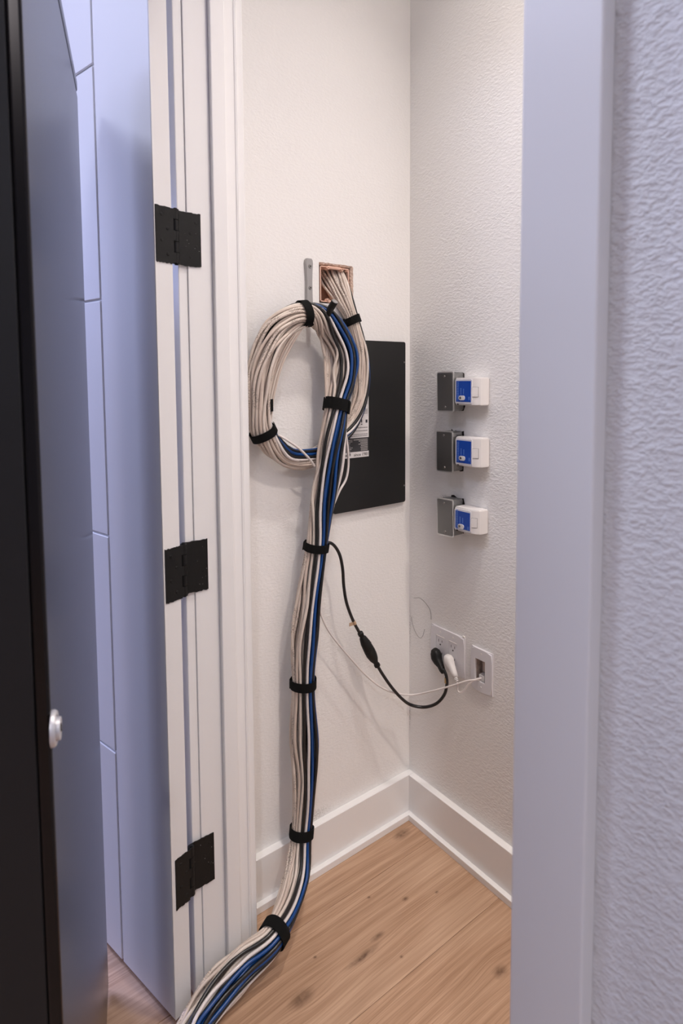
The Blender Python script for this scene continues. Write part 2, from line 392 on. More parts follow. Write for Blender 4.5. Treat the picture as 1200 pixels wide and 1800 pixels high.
def hinge(z0, z1, s_in, lab, sd):
    h = obj('hinge', cyl(bmesh.new(), (HP.x,HP.y,z0-.002),(HP.x,HP.y,z1+.002), .0036, n=14), M['black_metal'], dr, smooth=True)
    n = 5; L = (z1-z0)/n
    for k in range(n):
        bm = cyl(bmesh.new(), (HP.x,HP.y,z0+k*L+.0004),(HP.x,HP.y,z0+(k+1)*L-.0004), .0066, n=18)
        obj('knuckle', bm, M['black_metal'], h, smooth=True)
    def jf(u,d,z): return Vector((u, JL-.0002-d, z))
    bm = bmesh.new(); ragged(bm, -.7640,-.7105,z0,z1, jf, .0022, .0011, sd)
    obj('jamb_leaf', bm, M['black_metal'], h)
    def df(u,d,z): return DC + Dn*u - De*(d+.0006) + Vector((0,0,z-DC.z))
    bm = bmesh.new(); ragged(bm, s_in,DT+.0028,z0-.002,z1-.001, df, .0020, .0011, sd+1)
    for k in (0,2,4):
        q = [df(u,d,z) for z in (z0+k*L+.001,z0+(k+1)*L-.001) for u,d in ((DT+.0025,0),(DT+.0075,0),(DT+.0075,.002),(DT+.0025,.002))]
        q = [bm.verts.new(v) for v in q]
        for fc in ((0,1,2,3),(4,5,6,7),(0,1,5,4),(1,2,6,5),(2,3,7,6),(3,0,4,7)): bm.faces.new([q[v] for v in fc])
    obj('door_leaf', bm, M['black_metal'], h)
    for (dx, dz) in ((.043,.18),(.031,.39),(.043,.62),(.031,.84)):
        x = -.7640+dx; z = z0+(z1-z0)*(1-dz)
        bm = bmesh.new(); cyl(bm,(x,JL-.0016,z),(x,JL-.0028,z),.0036,.0024,14); cyl(bm,(x,JL-.0026,z),(x,JL-.0030,z),.0009,.0009,6)
        obj('screw', bm, M['black_metal'], h, smooth=True)
    for (du, dz) in ((.013,.16),(.026,.40),(.013,.62),(.026,.86)):
        p = df(s_in+du,.0016,z0+(z1-z0)*(1-dz)); q = df(s_in+du,.0028,z0+(z1-z0)*(1-dz))
        obj('screw', cyl(bmesh.new(), p, q, .0036,.0024,14), M['black_metal'], h, smooth=True)
    rd = random.Random(sd+5); bm = bmesh.new()
    for k in range(7):
        x = rd.uniform(-.755,-.713); z = rd.uniform(z0+.01,z1-.012)
        bmesh.ops.create_icosphere(bm, subdivisions=1, radius=rd.uniform(.0004,.0008), matrix=Matrix.Translation((x,JL-.0023,z)))
    obj('paint_speck', bm, M['chip'], h)
hinge(1.5625,1.6675,.0022,'',11)
hinge(.8975,1.0050,.0035,'',21)
hinge(.2530,.3600,.0085,'',31)

# ------------------------------------------------------------------ black equipment rack at the left
RA = math.radians(17.8); Rg = Vector((math.sin(RA),math.cos(RA),0)); Rn = Vector((Rg.y,-Rg.x,0)); RK = Vector((-.9016,.0064,0))
RM = Matrix(((Rg.x,-Rn.x,0,RK.x),(Rg.y,-Rn.y,0,RK.y),(0,0,1,0),(0,0,0,1)))   # local: a = towards the far end (0 at the far corner), b = to the left, z
RL = .662; RWd = .60
rk = thing('equipment_rack', 'tall black equipment rack with a glossy side panel and small round lock', 'rack', (RK-Rg*RL/2-Rn*RWd/2)[:])
def rbox(a0,a1,b0,b1,z0,z1,bev=.002,seg=2):
    bm = bmesh.new(); box(bm,a0,a1,b0,b1,z0,z1,bev=bev,seg=seg,mtx=RM); return bm
obj('body', rbox(-RL+.004,-.004,.012,RWd-.012,.03,1.897,.002), M['rack_dark'], rk)
sp = obj('side_panel', rbox(-RL,0,0,.014,.012,1.8985,.003), M['rack'], rk)
obj('side_panel', rbox(-RL,0,RWd-.014,RWd,.012,1.8985,.003), M['rack'], rk)
obj('top_seam', rbox(-RL+.003,-.004,.004,RWd-.004,1.896,1.905,0), M['rack_seam'], rk)
obj('lid', rbox(-RL-.002,.0005,-.0005,RWd,1.9035,1.929,.006,3), M['rack'], rk)
fd = obj('front_door', rbox(-RL-.0015,-RL+.006,.0145,RWd-.0145,.03,1.895,.001,1), M['rack_dark'], rk)
obj('door_handle', rbox(-RL-.014,-RL-.001,RWd-.07,RWd-.045,.95,1.07,.003), M['rack'], rk)
for a in (-RL+.03,-.06):
    for b in (.05,RWd-.05):
        p = RM @ Vector((a,b,0)); obj('foot', cyl(bmesh.new(), (p.x,p.y,0),(p.x,p.y,.032), .022,.018,18), M['rubber'], rk, smooth=True)
LK = Vector((-1.1024,-0.6189,0.9781))
def ringm(c, ax, r0, r1, h0, n=28):
    bm = bmesh.new(); ax = ax.normalized(); u = Vector((0,0,1)); v = ax.cross(u)
    prof = [(r0,0),(r0,h0*.6),(r0-.0015,h0),(r1,h0),(r1-.0004,h0*.5),(r1-.0004,0)]
    R = []
    for k in range(n):
        a = 2*math.pi*k/n; d = u*math.cos(a)+v*math.sin(a); R.append([bm.verts.new(c+d*r+ax*h) for r,h in prof])
    for k in range(n):
        for i in range(len(prof)-1): bm.faces.new((R[k][i],R[(k+1)%n][i],R[(k+1)%n][i+1],R[k][i+1]))
    return bm
lk = obj('lock', ringm(LK, Rn, .0180,.0135,.0048), M['chrome'], rk, smooth=True)
bm = cyl(bmesh.new(), LK, LK+Rn*.0085, .0125,.0112, 24); bmesh.ops.translate(bm, verts=bm.verts, vec=(0,0,-.0008))
obj('lock_barrel', bm, M['chrome'], lk, smooth=True)
bm = bmesh.new(); box(bm, -.0012,.0012,-.0006,.0006,-.004,.004, mtx=Matrix.Translation(LK+Rn*.0088)@RM.to_3x3().to_4x4()); obj('key_slot', bm, M['dark'], lk)

# ------------------------------------------------------------------ black panel on the back wall with its label
PX0,PX1,PZ0,PZ1 = -.292,-.0287,.9715,1.4395
pn = thing('wall_panel', 'flat black metal wall panel with a printed label, on the wall behind the cables', 'panel', ((PX0+PX1)/2,0,PZ0))
bm = bmesh.new(); prism(bm, rounded(PX0,PX1,PZ0,PZ1,.006), 'y', -.012, -.0002)
obj('cover', bm, M['panel'], pn, smooth=True)
for z in (1.381,1.020):
    bm = cyl(bmesh.new(), (-.0335,-.0118,z),(-.0335,-.0134,z), .0026,.0018,14); obj('screw', bm, M['screw'], pn, smooth=True)
LX0,LX1 = -.284,-.1688
lb = obj('label', B1(LX0,LX1,-.0126,-.012,1.1185,1.3530), M['paper'], pn, None)
obj('label_block', B1(LX0,LX1,-.0129,-.0125,1.1345,1.1725), M['ink'], lb)
def place_text(bm, x, y, z, right=False, bottom=False):
    if right:
        mx = max(v.co.x for v in bm.verts); bmesh.ops.translate(bm, verts=bm.verts, vec=(-mx,0,0))
    bmesh.ops.transform(bm, matrix=Matrix(((1,0,0,x),(0,0,-1,y),(0,1,0,z),(0,0,0,1))), verts=bm.verts); return bm
obj('print', place_text(text_mesh('since 1981', .0125), -.1715,-.0129,1.1222, True), M['ink'], lb)
bm = bmesh.new()                                                                  # small emblem and the blurred word beside it
prism(bm, rounded(-.2420,-.2330,1.1240,1.1322,.0028), 'y', -.0129,-.0125)
for k, (a, b) in enumerate(((-.2640,-.2570),(-.2560,-.2520),(-.2510,-.2455),(-.2810,-.2780),(-.2770,-.2720),(-.2710,-.2660))):
    box(bm, a,b,-.0129,-.0125,1.1232,1.1285+.0012*(k%2))
obj('print', bm, M['ink_grey'], lb)
bm = bmesh.new(); rd = random.Random(3)
for k in range(8):                                                               # rows of illegible small print, white on black
    z = 1.1685-k*.0042
    L = rd.uniform(.022,.030) if k else .048
    x = -.1735
    while x > -.1735-L:
        wd = rd.uniform(.002,.006); box(bm, x-wd,x,-.0132,-.0128,z-.0022,z); x -= wd+.0008
    x = -.252
    for q in range(rd.randint(3,7)):
        wd = rd.uniform(.002,.005); box(bm, x,x+wd,-.0132,-.0128,z-.002,z-.0004); x += wd+.0009
obj('small_print', bm, M['ink_white'], lb)
bm = bmesh.new()
for z, L in ((1.3240,.03),(1.3190,.03),(1.295,.035),(1.290,.03),(1.2705,.05),(1.2665,.05),(1.2510,.045),(1.2475,.05),(1.2440,.05),(1.2400,.055),(1.2010,.045),(1.1925,.085),(1.1830,.095),(1.1785,.095)):
    x = -.1735
    while x > -.1735-L:
        wd = rd.uniform(.002,.007); box(bm, x-wd,x,-.0130,-.0125,z-.0018,z); x -= wd+.001
box(bm, -.1728,-.1724,-.0130,-.0125,1.232,1.351)
obj('small_print', bm, M['ink_grey'], lb)
bm = bmesh.new()
box(bm, -.1800,-.1735,-.0130,-.0125,1.2130,1.2215); box(bm, -.1960,-.1925,-.0130,-.0125,1.2140,1.2225); box(bm, -.1970,-.1915,-.0130,-.0125,1.2085,1.2105)
prism(bm, rounded(-.2155,-.2095,1.2120,1.2180,.0028), 'y', -.0130,-.0125)
obj('symbol', bm, M['ink'], lb)

# ------------------------------------------------------------------ cable box in the torn wall cut-out
jb = thing('junction_box', 'open peach plastic junction box set in a torn hole high on the wall', 'electrical box', (-.277,.03,1.533))
bx0,bx1,bz0,bz1 = -.3225,-.2285,1.5365,1.6285
t = .0022
bm = bmesh.new()
box(bm, bx0,bx0+t,-.003,.075,bz0,bz1); box(bm, bx1-t,bx1,-.003,.075,bz0,bz1); box(bm, bx0,bx1,-.003,.075,bz1-t,bz1); box(bm, bx0,bx1,-.003,.075,bz0,bz0+t); box(bm, bx0,bx1,.073,.075,bz0,bz1)
obj('shell', bm, M['peach'], jb)
for zz, s in ((bz1,-1),(bz0,1)):
    for xx in (bx0+.024,bx1-.024):
        obj('screw_post', ringm(Vector((xx,.006,zz+s*.0045)), Vector((0,-1,0)), .0048,.0020,.0125,16), M['peach'], jb, smooth=True)
    obj('rim_bar', B1(bx0+.026,bx1-.026,-.002,.006,zz+s*.0015-.0035,zz+s*.0015+.0035,bev=.001), M['peach'], jb)
obj('screw_post', ringm(Vector((bx1-.005,.006,bz1-.005)), Vector((0,-1,0)), .0038,.0016,.008,14), M['peach'], jb, smooth=True)
# torn edge of the wallboard around the box
rd = random.Random(5); bm = bmesh.new()
def torn(p0, p1, inward, w0, w1):
    n = 16; V = []
    for k in range(n+1):
        f = k/n; x = p0[0]+(p1[0]-p0[0])*f; z = p0[1]+(p1[1]-p0[1])*f
        a = rd.uniform(-.0016,.0016); b = rd.uniform(w0,w1)
        V.append([bm.verts.new((x-inward[0]*(.0012+abs(a)), -.0014+rd.uniform(-.0006,.0004), z-inward[1]*(.0012+abs(a)))),
                  bm.verts.new((x+inward[0]*b*.5, .001+rd.uniform(0,.003), z+inward[1]*b*.5)), bm.verts.new((x+inward[0]*b, .02, z+inward[1]*b)),
                  bm.verts.new((x-inward[0]*.0012, .02, z-inward[1]*.0012))])
    for A, C in zip(V, V[1:]):
        for i in range(4): bm.faces.new((A[i],A[(i+1)%4],C[(i+1)%4],C[i]))
    bm.faces.new(V[0]); bm.faces.new(V[-1][::-1])
torn((HX0,HZ1),(HX1,HZ1),(0,-1),.004,.007); torn((HX1,HZ1),(HX1,HZ0),(-1,0),.007,.010)
obj('torn_edge', bm, M['gypsum'], jb)

# ------------------------------------------------------------------ grey utility hook that carries the coil
hk = thing('wall_hook', 'grey metal utility hook with a black rubber tip, screwed above the coil', 'hook', (-.3595,0,1.50))
bm = bmesh.new()
prof = [(.0112,.0),(.0118,.012),(.0104,.05),(.0098,.085),(.0112,.115),(.0128,.130),(.0118,.138),(.0080,.1425)]
rows_ = []
for wv, hz in prof:
    z = 1.4985+hz
    rows_.append([bm.verts.new((-.3592+sx*wv, -d, z)) for sx,d in ((-1,0),(-1,.0050),(-.80,.0085),(.80,.0085),(1,.0050),(1,0))])
for A, C in zip(rows_, rows_[1:]):
    for i in range(5): bm.faces.new((A[i],A[i+1],C[i+1],C[i]))
bm.faces.new(rows_[0]); bm.faces.new(rows_[-1][::-1])
obj('back_plate', bm, M['grey_hook'], hk, smooth=True)
for z in (1.6215,1.5675):
    s = obj('screw', cyl(bmesh.new(), (-.3580,-.0080,z),(-.3580,-.0102,z), .0056,.0044,18), M['screw'], hk, smooth=True)
    bm = cyl(bmesh.new(), (-.3580,-.0100,z),(-.3580,-.0106,z), .0020,.0020,6); obj('recess', bm, M['dark'], s)
arm = spline([(-.3600,-.003,1.512),(-.3600,-.03,1.500),(-.3600,-.062,1.490),(-.3592,-.086,1.493),(-.3570,-.0955,1.506),(-.3550,-.0985,1.514)], 6)
obj('arm', tube(bmesh.new(), arm, .0068, 14), M['rubber'], hk, smooth=True)
obj('tip', cyl(bmesh.new(), (-.3560,-.0890,1.5035),(-.3545,-.1085,1.5225), .0088,.0086,22), M['rubber'], hk, smooth=True)
obj('tip_cap', cyl(bmesh.new(), (-.3545,-.1083,1.5223),(-.35445,-.1092,1.5232), .0079,.0075,22), M['rubber_tip'], hk, smooth=True)

# ------------------------------------------------------------------ the cable bundle
# stations along the bundle: x, y, z, radius across, radius in depth, twist in degrees
def st(p, ru, rv, tw): return (p[0],p[1],p[2],ru,rv,tw)
ST = [
 st((-0.2469,0.0700,1.6517), .036,.030,-75), st((-0.2591,0.0300,1.6092), .034,.020,-70), st((-0.2568,-0.0120,1.5485), .026,.017,-65),
 st((-0.2340,-0.0240,1.4904), .0185,.0165,-60), st((-0.2119,-0.0300,1.4121), .020,.017,-50), st((-0.2052,-0.0310,1.3357), .021,.018,-40),
 st((-0.2174,-0.0310,1.2667), .021,.018,-30), st((-0.2541,-0.0300,1.2040), .021,.017,5), st((-0.3140,-0.0290,1.1580), .022,.016,65),
 st((-0.3863,-0.0320,1.1332), .024,.018,130), st((-0.4604,-0.0400,1.1491), .027,.024,150), st((-0.5257,-0.0500,1.2085), .029,.027,215),
 st((-0.5409,-0.0550,1.2846), .029,.029,250), st((-0.5320,-0.0580,1.3707), .032,.029,262), st((-0.4904,-0.0600,1.4514), .032,.029,285),
 st((-0.4141,-0.0600,1.4945), .029,.028,318), st((-0.3440,-0.0620,1.4716), .036,.028,385), st((-0.3067,-0.0640,1.4042), .044,.029,378),
 st((-0.3070,-0.0660,1.3362), .041,.029,378), st((-0.3232,-0.0700,1.2685), .031,.028,385), st((-0.3406,-0.0780,1.1861), .034,.026,410),
 st((-0.3559,-0.0760,1.1006), .034,.027,418), st((-0.3687,-0.0680,1.0140), .031,.028,405), st((-0.3831,-0.0620,0.9114), .029,.028,378),
 st((-0.4021,-0.0600,0.8135), .033,.029,372), st((-0.4209,-0.0600,0.6858), .035,.030,372), st((-0.4258,-0.0600,0.5688), .030,.029,374),
 st((-0.4257,-0.0600,0.4341), .036,.030,374), st((-0.4262,-0.0610,0.3138), .033,.030,374), st((-0.4385,-0.0640,0.1810), .028,.028,374),
 st((-0.4817,-0.1000,0.1028), .034,.031,372), st((-0.5865,-0.1796,0.0880), .029,.029,425), st((-0.6622,-0.1806,0.0660), .036,.031,440),
 st((-0.7359,-0.1906,0.0480), .036,.031,445), st((-0.8002,-0.2140,0.0370), .033,.030,445), (-.862,-.268,.036,.032,.029,445), (-.935,-.40,.036,.032,.029,445), (-.975,-.55,.036,.030,.028,445)]
STRAPS = {3,11,15,19,23,26,29,31}
NS = 8
SP = spline(ST, NS)
VW = Vector((-.62,-.77,.12)).normalized()
frames = []
for i, s in enumerate(SP):
    c = Vector(s[:3]); T = (Vector(SP[min(i+1,len(SP)-1)][:3])-Vector(SP[max(i-1,0)][:3])).normalized()
    U = -(T.cross(VW)).normalized(); V = U.cross(T).normalized()
    if V.dot(VW) < 0: V = -V
    frames.append((c,U,V,T))
def pinch(i):
    """0 at a strap, 1 midway between straps"""
    d = min(abs(i/NS-k) for k in STRAPS); return min(1.0, d/1.2)
bundle = thing('cable_bundle', 'bundle of white, black and blue cables, coiled once and hanging to the floor', 'cables', (ST[26][0],ST[26][1],0))
slots = []
for ring in range(4):
    if ring == 0: slots.append((0,0)); continue
    for k in range(6):
        for jx in range(ring):
            a = math.radians(60*k+8); b2 = math.radians(60*k+128)
            x = ring*math.cos(a)+jx*math.cos(b2); y = ring*math.sin(a)+jx*math.sin(b2)
            rr = math.hypot(x,y); f = ring/rr if rr else 1
            slots.append((x*(.45+.55*f)/3.0, y*(.45+.55*f)/3.0))
slots.sort(key=lambda s: s[0], reverse=True)       # colours sit side by side: blue outermost, then bright white, black, the rest white
cols = ['jack_black']*1+['jack_blue']*4+['jack_bright']*2+['jack_black']*5+['jack_white']*25
k = min(range(1,6), key=lambda q: slots[q][1])        # a second black strand runs behind the blues
cols[k] = 'jack_black'
for i, s in enumerate(slots):
    rd = random.Random(100+i)
    if cols[i] == 'jack_white': cols[i] = rd.choice(['jack_white','jack_white','jack_cream','jack_print'])
    ph = [rd.uniform(0,6.28) for _ in range(4)]; fr = [rd.uniform(.35,.8) for _ in range(4)]
    pts = []
    for q, (c,U,V,T) in enumerate(frames):
        _,_,_,ru,rv,tw = SP[q]; tw = math.radians(tw); e = pinch(q)*(.5 if cols[i] in ('jack_blue','jack_black','jack_bright') else .9); ss = q/NS
        a = s[0]+e*(.15*math.sin(fr[0]*ss*2.4+ph[0])+.10*math.sin(fr[1]*ss*5+ph[1])); b = s[1]+e*(.14*math.sin(fr[2]*ss*2.4+ph[2])+.08*math.sin(fr[3]*ss*5+ph[3]))
        a2 = a*math.cos(tw)-b*math.sin(tw); b2 = a*math.sin(tw)+b*math.cos(tw)
        p = c+U*(a2*(ru-.0038))+V*(b2*(rv-.0038)); p.z = max(p.z,.0035)
        pts.append(p)
    r = {'jack_black':.0044,'jack_blue':.0040}.get(cols[i],.0038)
    o = obj('cable', tube(bmesh.new(), pts, r, 8), M[cols[i]], bundle, smooth='all')
    if cols[i] == 'jack_black': o['label'] = 'black cable'
    if cols[i] == 'jack_blue': o['label'] = 'blue cable'
# strands that stray from the bundle
def stray(pts, key, r=.0031, n=8):
    return obj('cable', tube(bmesh.new(), spline(pts, n), r, 8), M[key], bundle, smooth='all')
stray([(-0.3148,-0.0850,1.2457),(-0.3101,-0.0880,1.2109),(-0.2983,-0.0840,1.1545),(-0.2936,-0.0800,1.1125),(-0.3013,-0.0800,1.0778),(-0.3231,-0.0820,1.0512),(-0.3400,-0.0800,1.0194)], 'jack_bright', .0030)
stray([(-0.4911,-0.0600,1.2030),(-0.4691,-0.0680,1.1885),(-0.4395,-0.0720,1.1673),(-0.4098,-0.0720,1.1396),(-0.3888,-0.0660,1.1171)], 'jack_bright', .0030)
for k in range(4):
    d = k*2.6
    stray([tuple(Vector((-0.4050,-0.0660,1.4794))+Vector((.0,-.002*k,-.004*k))), tuple(Vector((-0.4347,-0.0600,1.4373))+Vector((-.006*k,0,.001*k))),
           tuple(Vector((-0.4728,-0.0550,1.3713))+Vector((-.0055*k,.002*k,0))), tuple(Vector((-0.4942,-0.0520,1.3035))+Vector((-.0055*k,.002*k,0))), tuple(Vector((-0.5028,-0.0520,1.2563))+Vector((-.0045*k,.002*k,0))), tuple(Vector((-0.5067,-0.0550,1.2199))+Vector((-.004*k,.002*k,0))), tuple(Vector((-0.4916,-0.0500,1.1913))+Vector((-.004*k,.002*k,0)))],
          'jack_white' if k%2 else 'jack_cream', .0030)
for k in range(6):
    o1 = Vector((.0058*k,-.0015*(k%3),-.001*k)); o2 = Vector((.0052*k,-.001*k,0))
    stray([tuple(Vector((-0.3857,-0.0550,1.4841))), tuple(Vector((-0.3583,-0.0500,1.4676))+o1*.6), tuple(Vector((-0.3449,-0.0480,1.4298))+o1), tuple(Vector((-0.3471,-0.0550,1.3580))+o2), tuple(Vector((-0.3493,-0.0620,1.2935))+o2), tuple(Vector((-0.3540,-0.0680,1.2509))+o2*.9)],
          'jack_white' if k%2 else 'jack_cream', .0031)
# hook-and-loop straps
def strap(idx, width, lab, tail=0.0, grow=.0016, turns=1.12, start=30):
    q = idx*NS; c,U,V,T = frames[q]; ru, rv = SP[q][3]+grow, SP[q][4]+grow
    bm = bmesh.new(); n = int(56*turns); L = []
    rd = random.Random(idx)
    for k in range(n+1):
        a = math.radians(start+360*turns*k/n); lift = .0018*max(0,(k/n*turns-(turns-.12))/.12) if turns > 1 else 0
        if k/n*turns > 1: lift = .0022
        d = U*math.cos(a)*(ru+lift)+V*math.sin(a)*(rv+lift)
        nn = (U*math.cos(a)/ru+V*math.sin(a)/rv).normalized()
        sk = T*(.0012*math.sin(a*2+idx)+ (.0035 if k/n*turns > 1 else 0))
        L.append([bm.verts.new(c+d+sk+T*(sw*width/2)+nn*h) for sw,h in ((-1,0),(1,0),(1,.0017),(-1,.0017))])
    if tail:
        a = math.radians(start+360*turns); tg = (-U*math.sin(a)*ru+V*math.cos(a)*rv).normalized()
        last = L[-1]; L.append([bm.verts.new(v.co+tg*tail) for v in last])
    for A, C in zip(L, L[1:]):
        for i in range(4): bm.faces.new((A[i],A[(i+1)%4],C[(i+1)%4],C[i]))
    bm.faces.new(L[0][::-1]); bm.faces.new(L[-1])
    o = obj('cable_strap', bm, M['strap'], None, c[:], smooth=True)
    return tag(o, lab, 'strap', 'fabric straps around the cables')
strap(3, .021, 'black fabric strap around the cables just below the hole in the wall', grow=.003, start=200)
strap(11, .021, 'curved black fabric strap at the lower left of the coil', start=150)
strap(15, .022, 'black fabric strap across the top of the coil beneath the hook', start=160)
strap(19, .030, 'wide black fabric strap on the right of the coil, beside the black panel label', .008, start=330)
strap(23, .021, 'black fabric strap where the black power cord leaves the bundle', .003, start=170)
strap(26, .023, 'black fabric strap with a stepped end, halfway down the hanging bundle', .006, start=175)
strap(29, .024, 'black fabric strap around the bundle in front of the baseboard', start=190)
strap(31, .026, 'slanted black fabric strap nearest the floor, beside the door frame', start=190)
bm = bmesh.new()
c = Vector((-0.5031,-0.0530,1.2739)); L = []
for k in range(25):
    a = 2*math.pi*k/24; d = Vector((.80,-.60,0))*math.cos(a)*.0105+Vector((-.60,-.80,0))*math.sin(a)*.011
    L.append([bm.verts.new(c+Vector((-.008,.002,0))+d*(1+h/.0105)+Vector((0,0,z))) for z,h in ((-.0145,0),(.0145,0),(.0145,.0016),(-.0145,.0016))])
for A, C in zip(L, L[1:]):
    for i in range(4): bm.faces.new((A[i],A[(i+1)%4],C[(i+1)%4],C[i]))
tag(obj('cable_strap', bm, M['strap'], None, c[:], smooth=True), 'small black fabric strap on the thin strand inside the left of the coil', 'strap', 'fabric straps around the cables')

# ------------------------------------------------------------------ metal boxes with white control modules on the right wall
def gap_patch(zc, yc, h):
    rd = random.Random(int(zc*1000)); bm = bmesh.new(); n = 22; poly = []
    for k in range(n):
        a = 2*math.pi*k/n
        poly.append((yc-.004+(.0265+rd.uniform(-.003,.003))*max(-1,min(1,1.35*math.cos(a)))*.93, zc+(h/2+rd.uniform(-.004,.004))*max(-1,min(1,1.35*math.sin(a)))))
    prism(bm, poly, 'x', -.0004, .002)
    return bm
def metal_box(zc, yc, h, tilt, lab):
    b = thing('metal_box', lab, 'electrical box', (-.025,yc,zc-h/2), 'metal boxes on the right wall')
    R = Matrix.Translation((0,yc,zc)) @ Matrix.Rotation(math.radians(tilt),4,'X') @ Matrix.Translation((0,-yc,-zc))
    bm = bmesh.new(); box(bm, -.0455,-.0005,yc-.0265,yc+.0265,zc-h/2+.001,zc+h/2-.001, bev=.006, seg=3, mtx=R); obj('body', bm, M['steel'], b, smooth=True)
    bm = bmesh.new(); prism(bm, rounded(yc-.0285,yc+.0285,zc-h/2,zc+h/2,.005), 'x', -.0475,-.0450); bmesh.ops.transform(bm, matrix=R, verts=bm.verts)
    es = [e for e in bm.edges if len(e.link_faces)==2 and all(abs(v.co.x+.0475)<1e-4 for v in e.verts)]
    bmesh.ops.bevel(bm, geom=es, offset=.0022, segments=3, affect='EDGES')
    obj('cover', bm, M['steel_cover'], b, smooth=True)
    rim = bmesh.new(); prism(rim, rounded(yc-.0295,yc+.0290,zc-h/2-.0010,zc+h/2+.0010,.005), 'x', -.0462,-.0440); bmesh.ops.transform(rim, matrix=R, verts=rim.verts)
    obj('cover_rim_highlight', rim, M['rim_highlight'], b, smooth=True)  # lighter ring behind the cover, stands in for its lit edge
    obj('cutout_edge', gap_patch(zc, yc, h), M['dark'], b)
    for s in (1,-1):
        p = R @ Vector((-.0474,yc+.001*s,zc+s*(h/2-.0115)))
        obj('screw', cyl(bmesh.new(), p, p+Vector((-.0022,0,0)), .0034,.0026,16), M['screw'], b, smooth=True)
    p = R @ Vector((-.0135,yc-.0262,zc)); 
    for zz in (.33,-.33):
        q = R @ Vector((-.020,yc-.0262,zc+h*zz)); obj('knockout', cyl(bmesh.new(), q, q+Vector((0,-.0007,0)), .0085,.0085,20), M['steel'], b)
    return b
def module(zc, y0, h, lab):
    m = thing('control_module', lab, 'module', (-.02,y0-.04,zc-h/2), 'white control modules on the right wall')
    y1 = y0-.081
    bm = bmesh.new()
    prism(bm, [(-.0008,y0-.002),(-.036,y0),(-.0425,y0-.004),(-.0435,y0-.058),(-.0335,y0-.0755),(-.028,y1+.001),(-.0008,y1)], 'z', zc-h/2, zc+h/2)
    bmesh.ops.bevel(bm, geom=[e for e in bm.edges], offset=.0022, segments=2, affect='EDGES')
    obj('housing', bm, M['plastic'], m, smooth=True)
    fr = bmesh.new(); prism(fr, rounded(y0-.0605,y0-.0045,zc-h/2+.004,zc+h/2-.004,.004), 'x', -.0448,-.0425)
    f = obj('face_plate', fr, M['plate'], m, smooth=True)
    lbx = B1(-.0453,-.0446,y0-.0575,y0-.0085,zc-h/2+.009,zc+h/2-.0085); l = obj('blue_label', lbx, M['label_blue'], m)
    bm = bmesh.new(); prism(bm, rounded(y0-.0385,y0-.0185,zc-.0225,zc-.0105,.0055), 'x', -.0472,-.0450); s = obj('slide_switch', bm, M['plastic'], m, smooth=True)
    bm = bmesh.new(); cyl(bm, (-.0468,y0-.0245,zc-.0165),(-.0482,y0-.0245,zc-.0165), .0036,.0032,14); obj('switch_nub', bm, M['steel_cover'], s, smooth=True)
    rd = random.Random(4); bm = bmesh.new()
    for yy, za, zb in ((.0115,-.026,.026),(.0150,-.026,.026)):
        z = za
        while z < zb:
            L = rd.uniform(.002,.006); box(bm, -.0456,-.0451,y0-yy-.0014,y0-yy,zc+z,zc+min(z+L,zb)); z += L+.001
    for yy, za, zb in ((.0235,-.008,.009),(.0325,-.007,.005)):
        z = za
        while z < zb:
            L = .0022; box(bm, -.0456,-.0451,y0-yy-.0022,y0-yy,zc+z,zc+z+L); z += L+.0007
    for yy, zz in ((.0235,-.026),(.0500,-.022),(.0530,-.022)): box(bm, -.0456,-.0451,y0-yy-.0012,y0-yy,zc+zz,zc+zz+(.0022 if yy<.03 else .009))
    obj('print', bm, M['label_pale'], l)
    # push button on the sloping flank
    bp = Matrix.Translation((-.0386,y0-.0668,zc-.001)) @ Matrix.Rotation(math.radians(29.7),4,'Z')
    bm = bmesh.new(); box(bm, -.0006,.0032,-.0080,.0080,-.0128,.0128, mtx=bp); k = obj('button_recess', bm, M['ink_grey'], m)
    bm = bmesh.new(); box(bm, -.0012,.0032,-.0073,.0073,-.0121,.0121, bev=.0003, seg=1, mtx=bp); obj('button', bm, M['plastic'], k)
    obj('vent_slot', B1(-.0440,-.0420,y0-.015,y0-.010,zc-h/2+.0012,zc-h/2+.0040), M['dark'], m)
    bm = cyl(bmesh.new(), (-.022,y0+.012,zc+.004),(-.022,y0-.003,zc+.004), .0098,.0098,22); obj('threaded_nipple', bm, M['screw'], m, smooth=True)
    return m
for zc, yb, hb, tl, ym, zm, hm, wd in ((1.2985,-.1835,.1045,-1.2,-.2125,1.3000,.0715,'topmost'),(1.1385,-.1820,.1090,-1.2,-.2150,1.1430,.0760,'middle'),(.9600,-.1855,.1000,-2.0,-.2130,.9625,.0640,'lowest')):
    metal_box(zc, yb, hb, tl, {'topmost':'topmost grey metal box on the right wall','middle':'middle grey metal box of the column on the right wall','lowest':'lowest and slightly tilted grey metal box on the right wall'}[wd])
    module(zm, ym, hm, {'topmost':'topmost white control module with a blue label','middle':'middle white control module with a blue label','lowest':'lowest white control module with a blue label'}[wd])

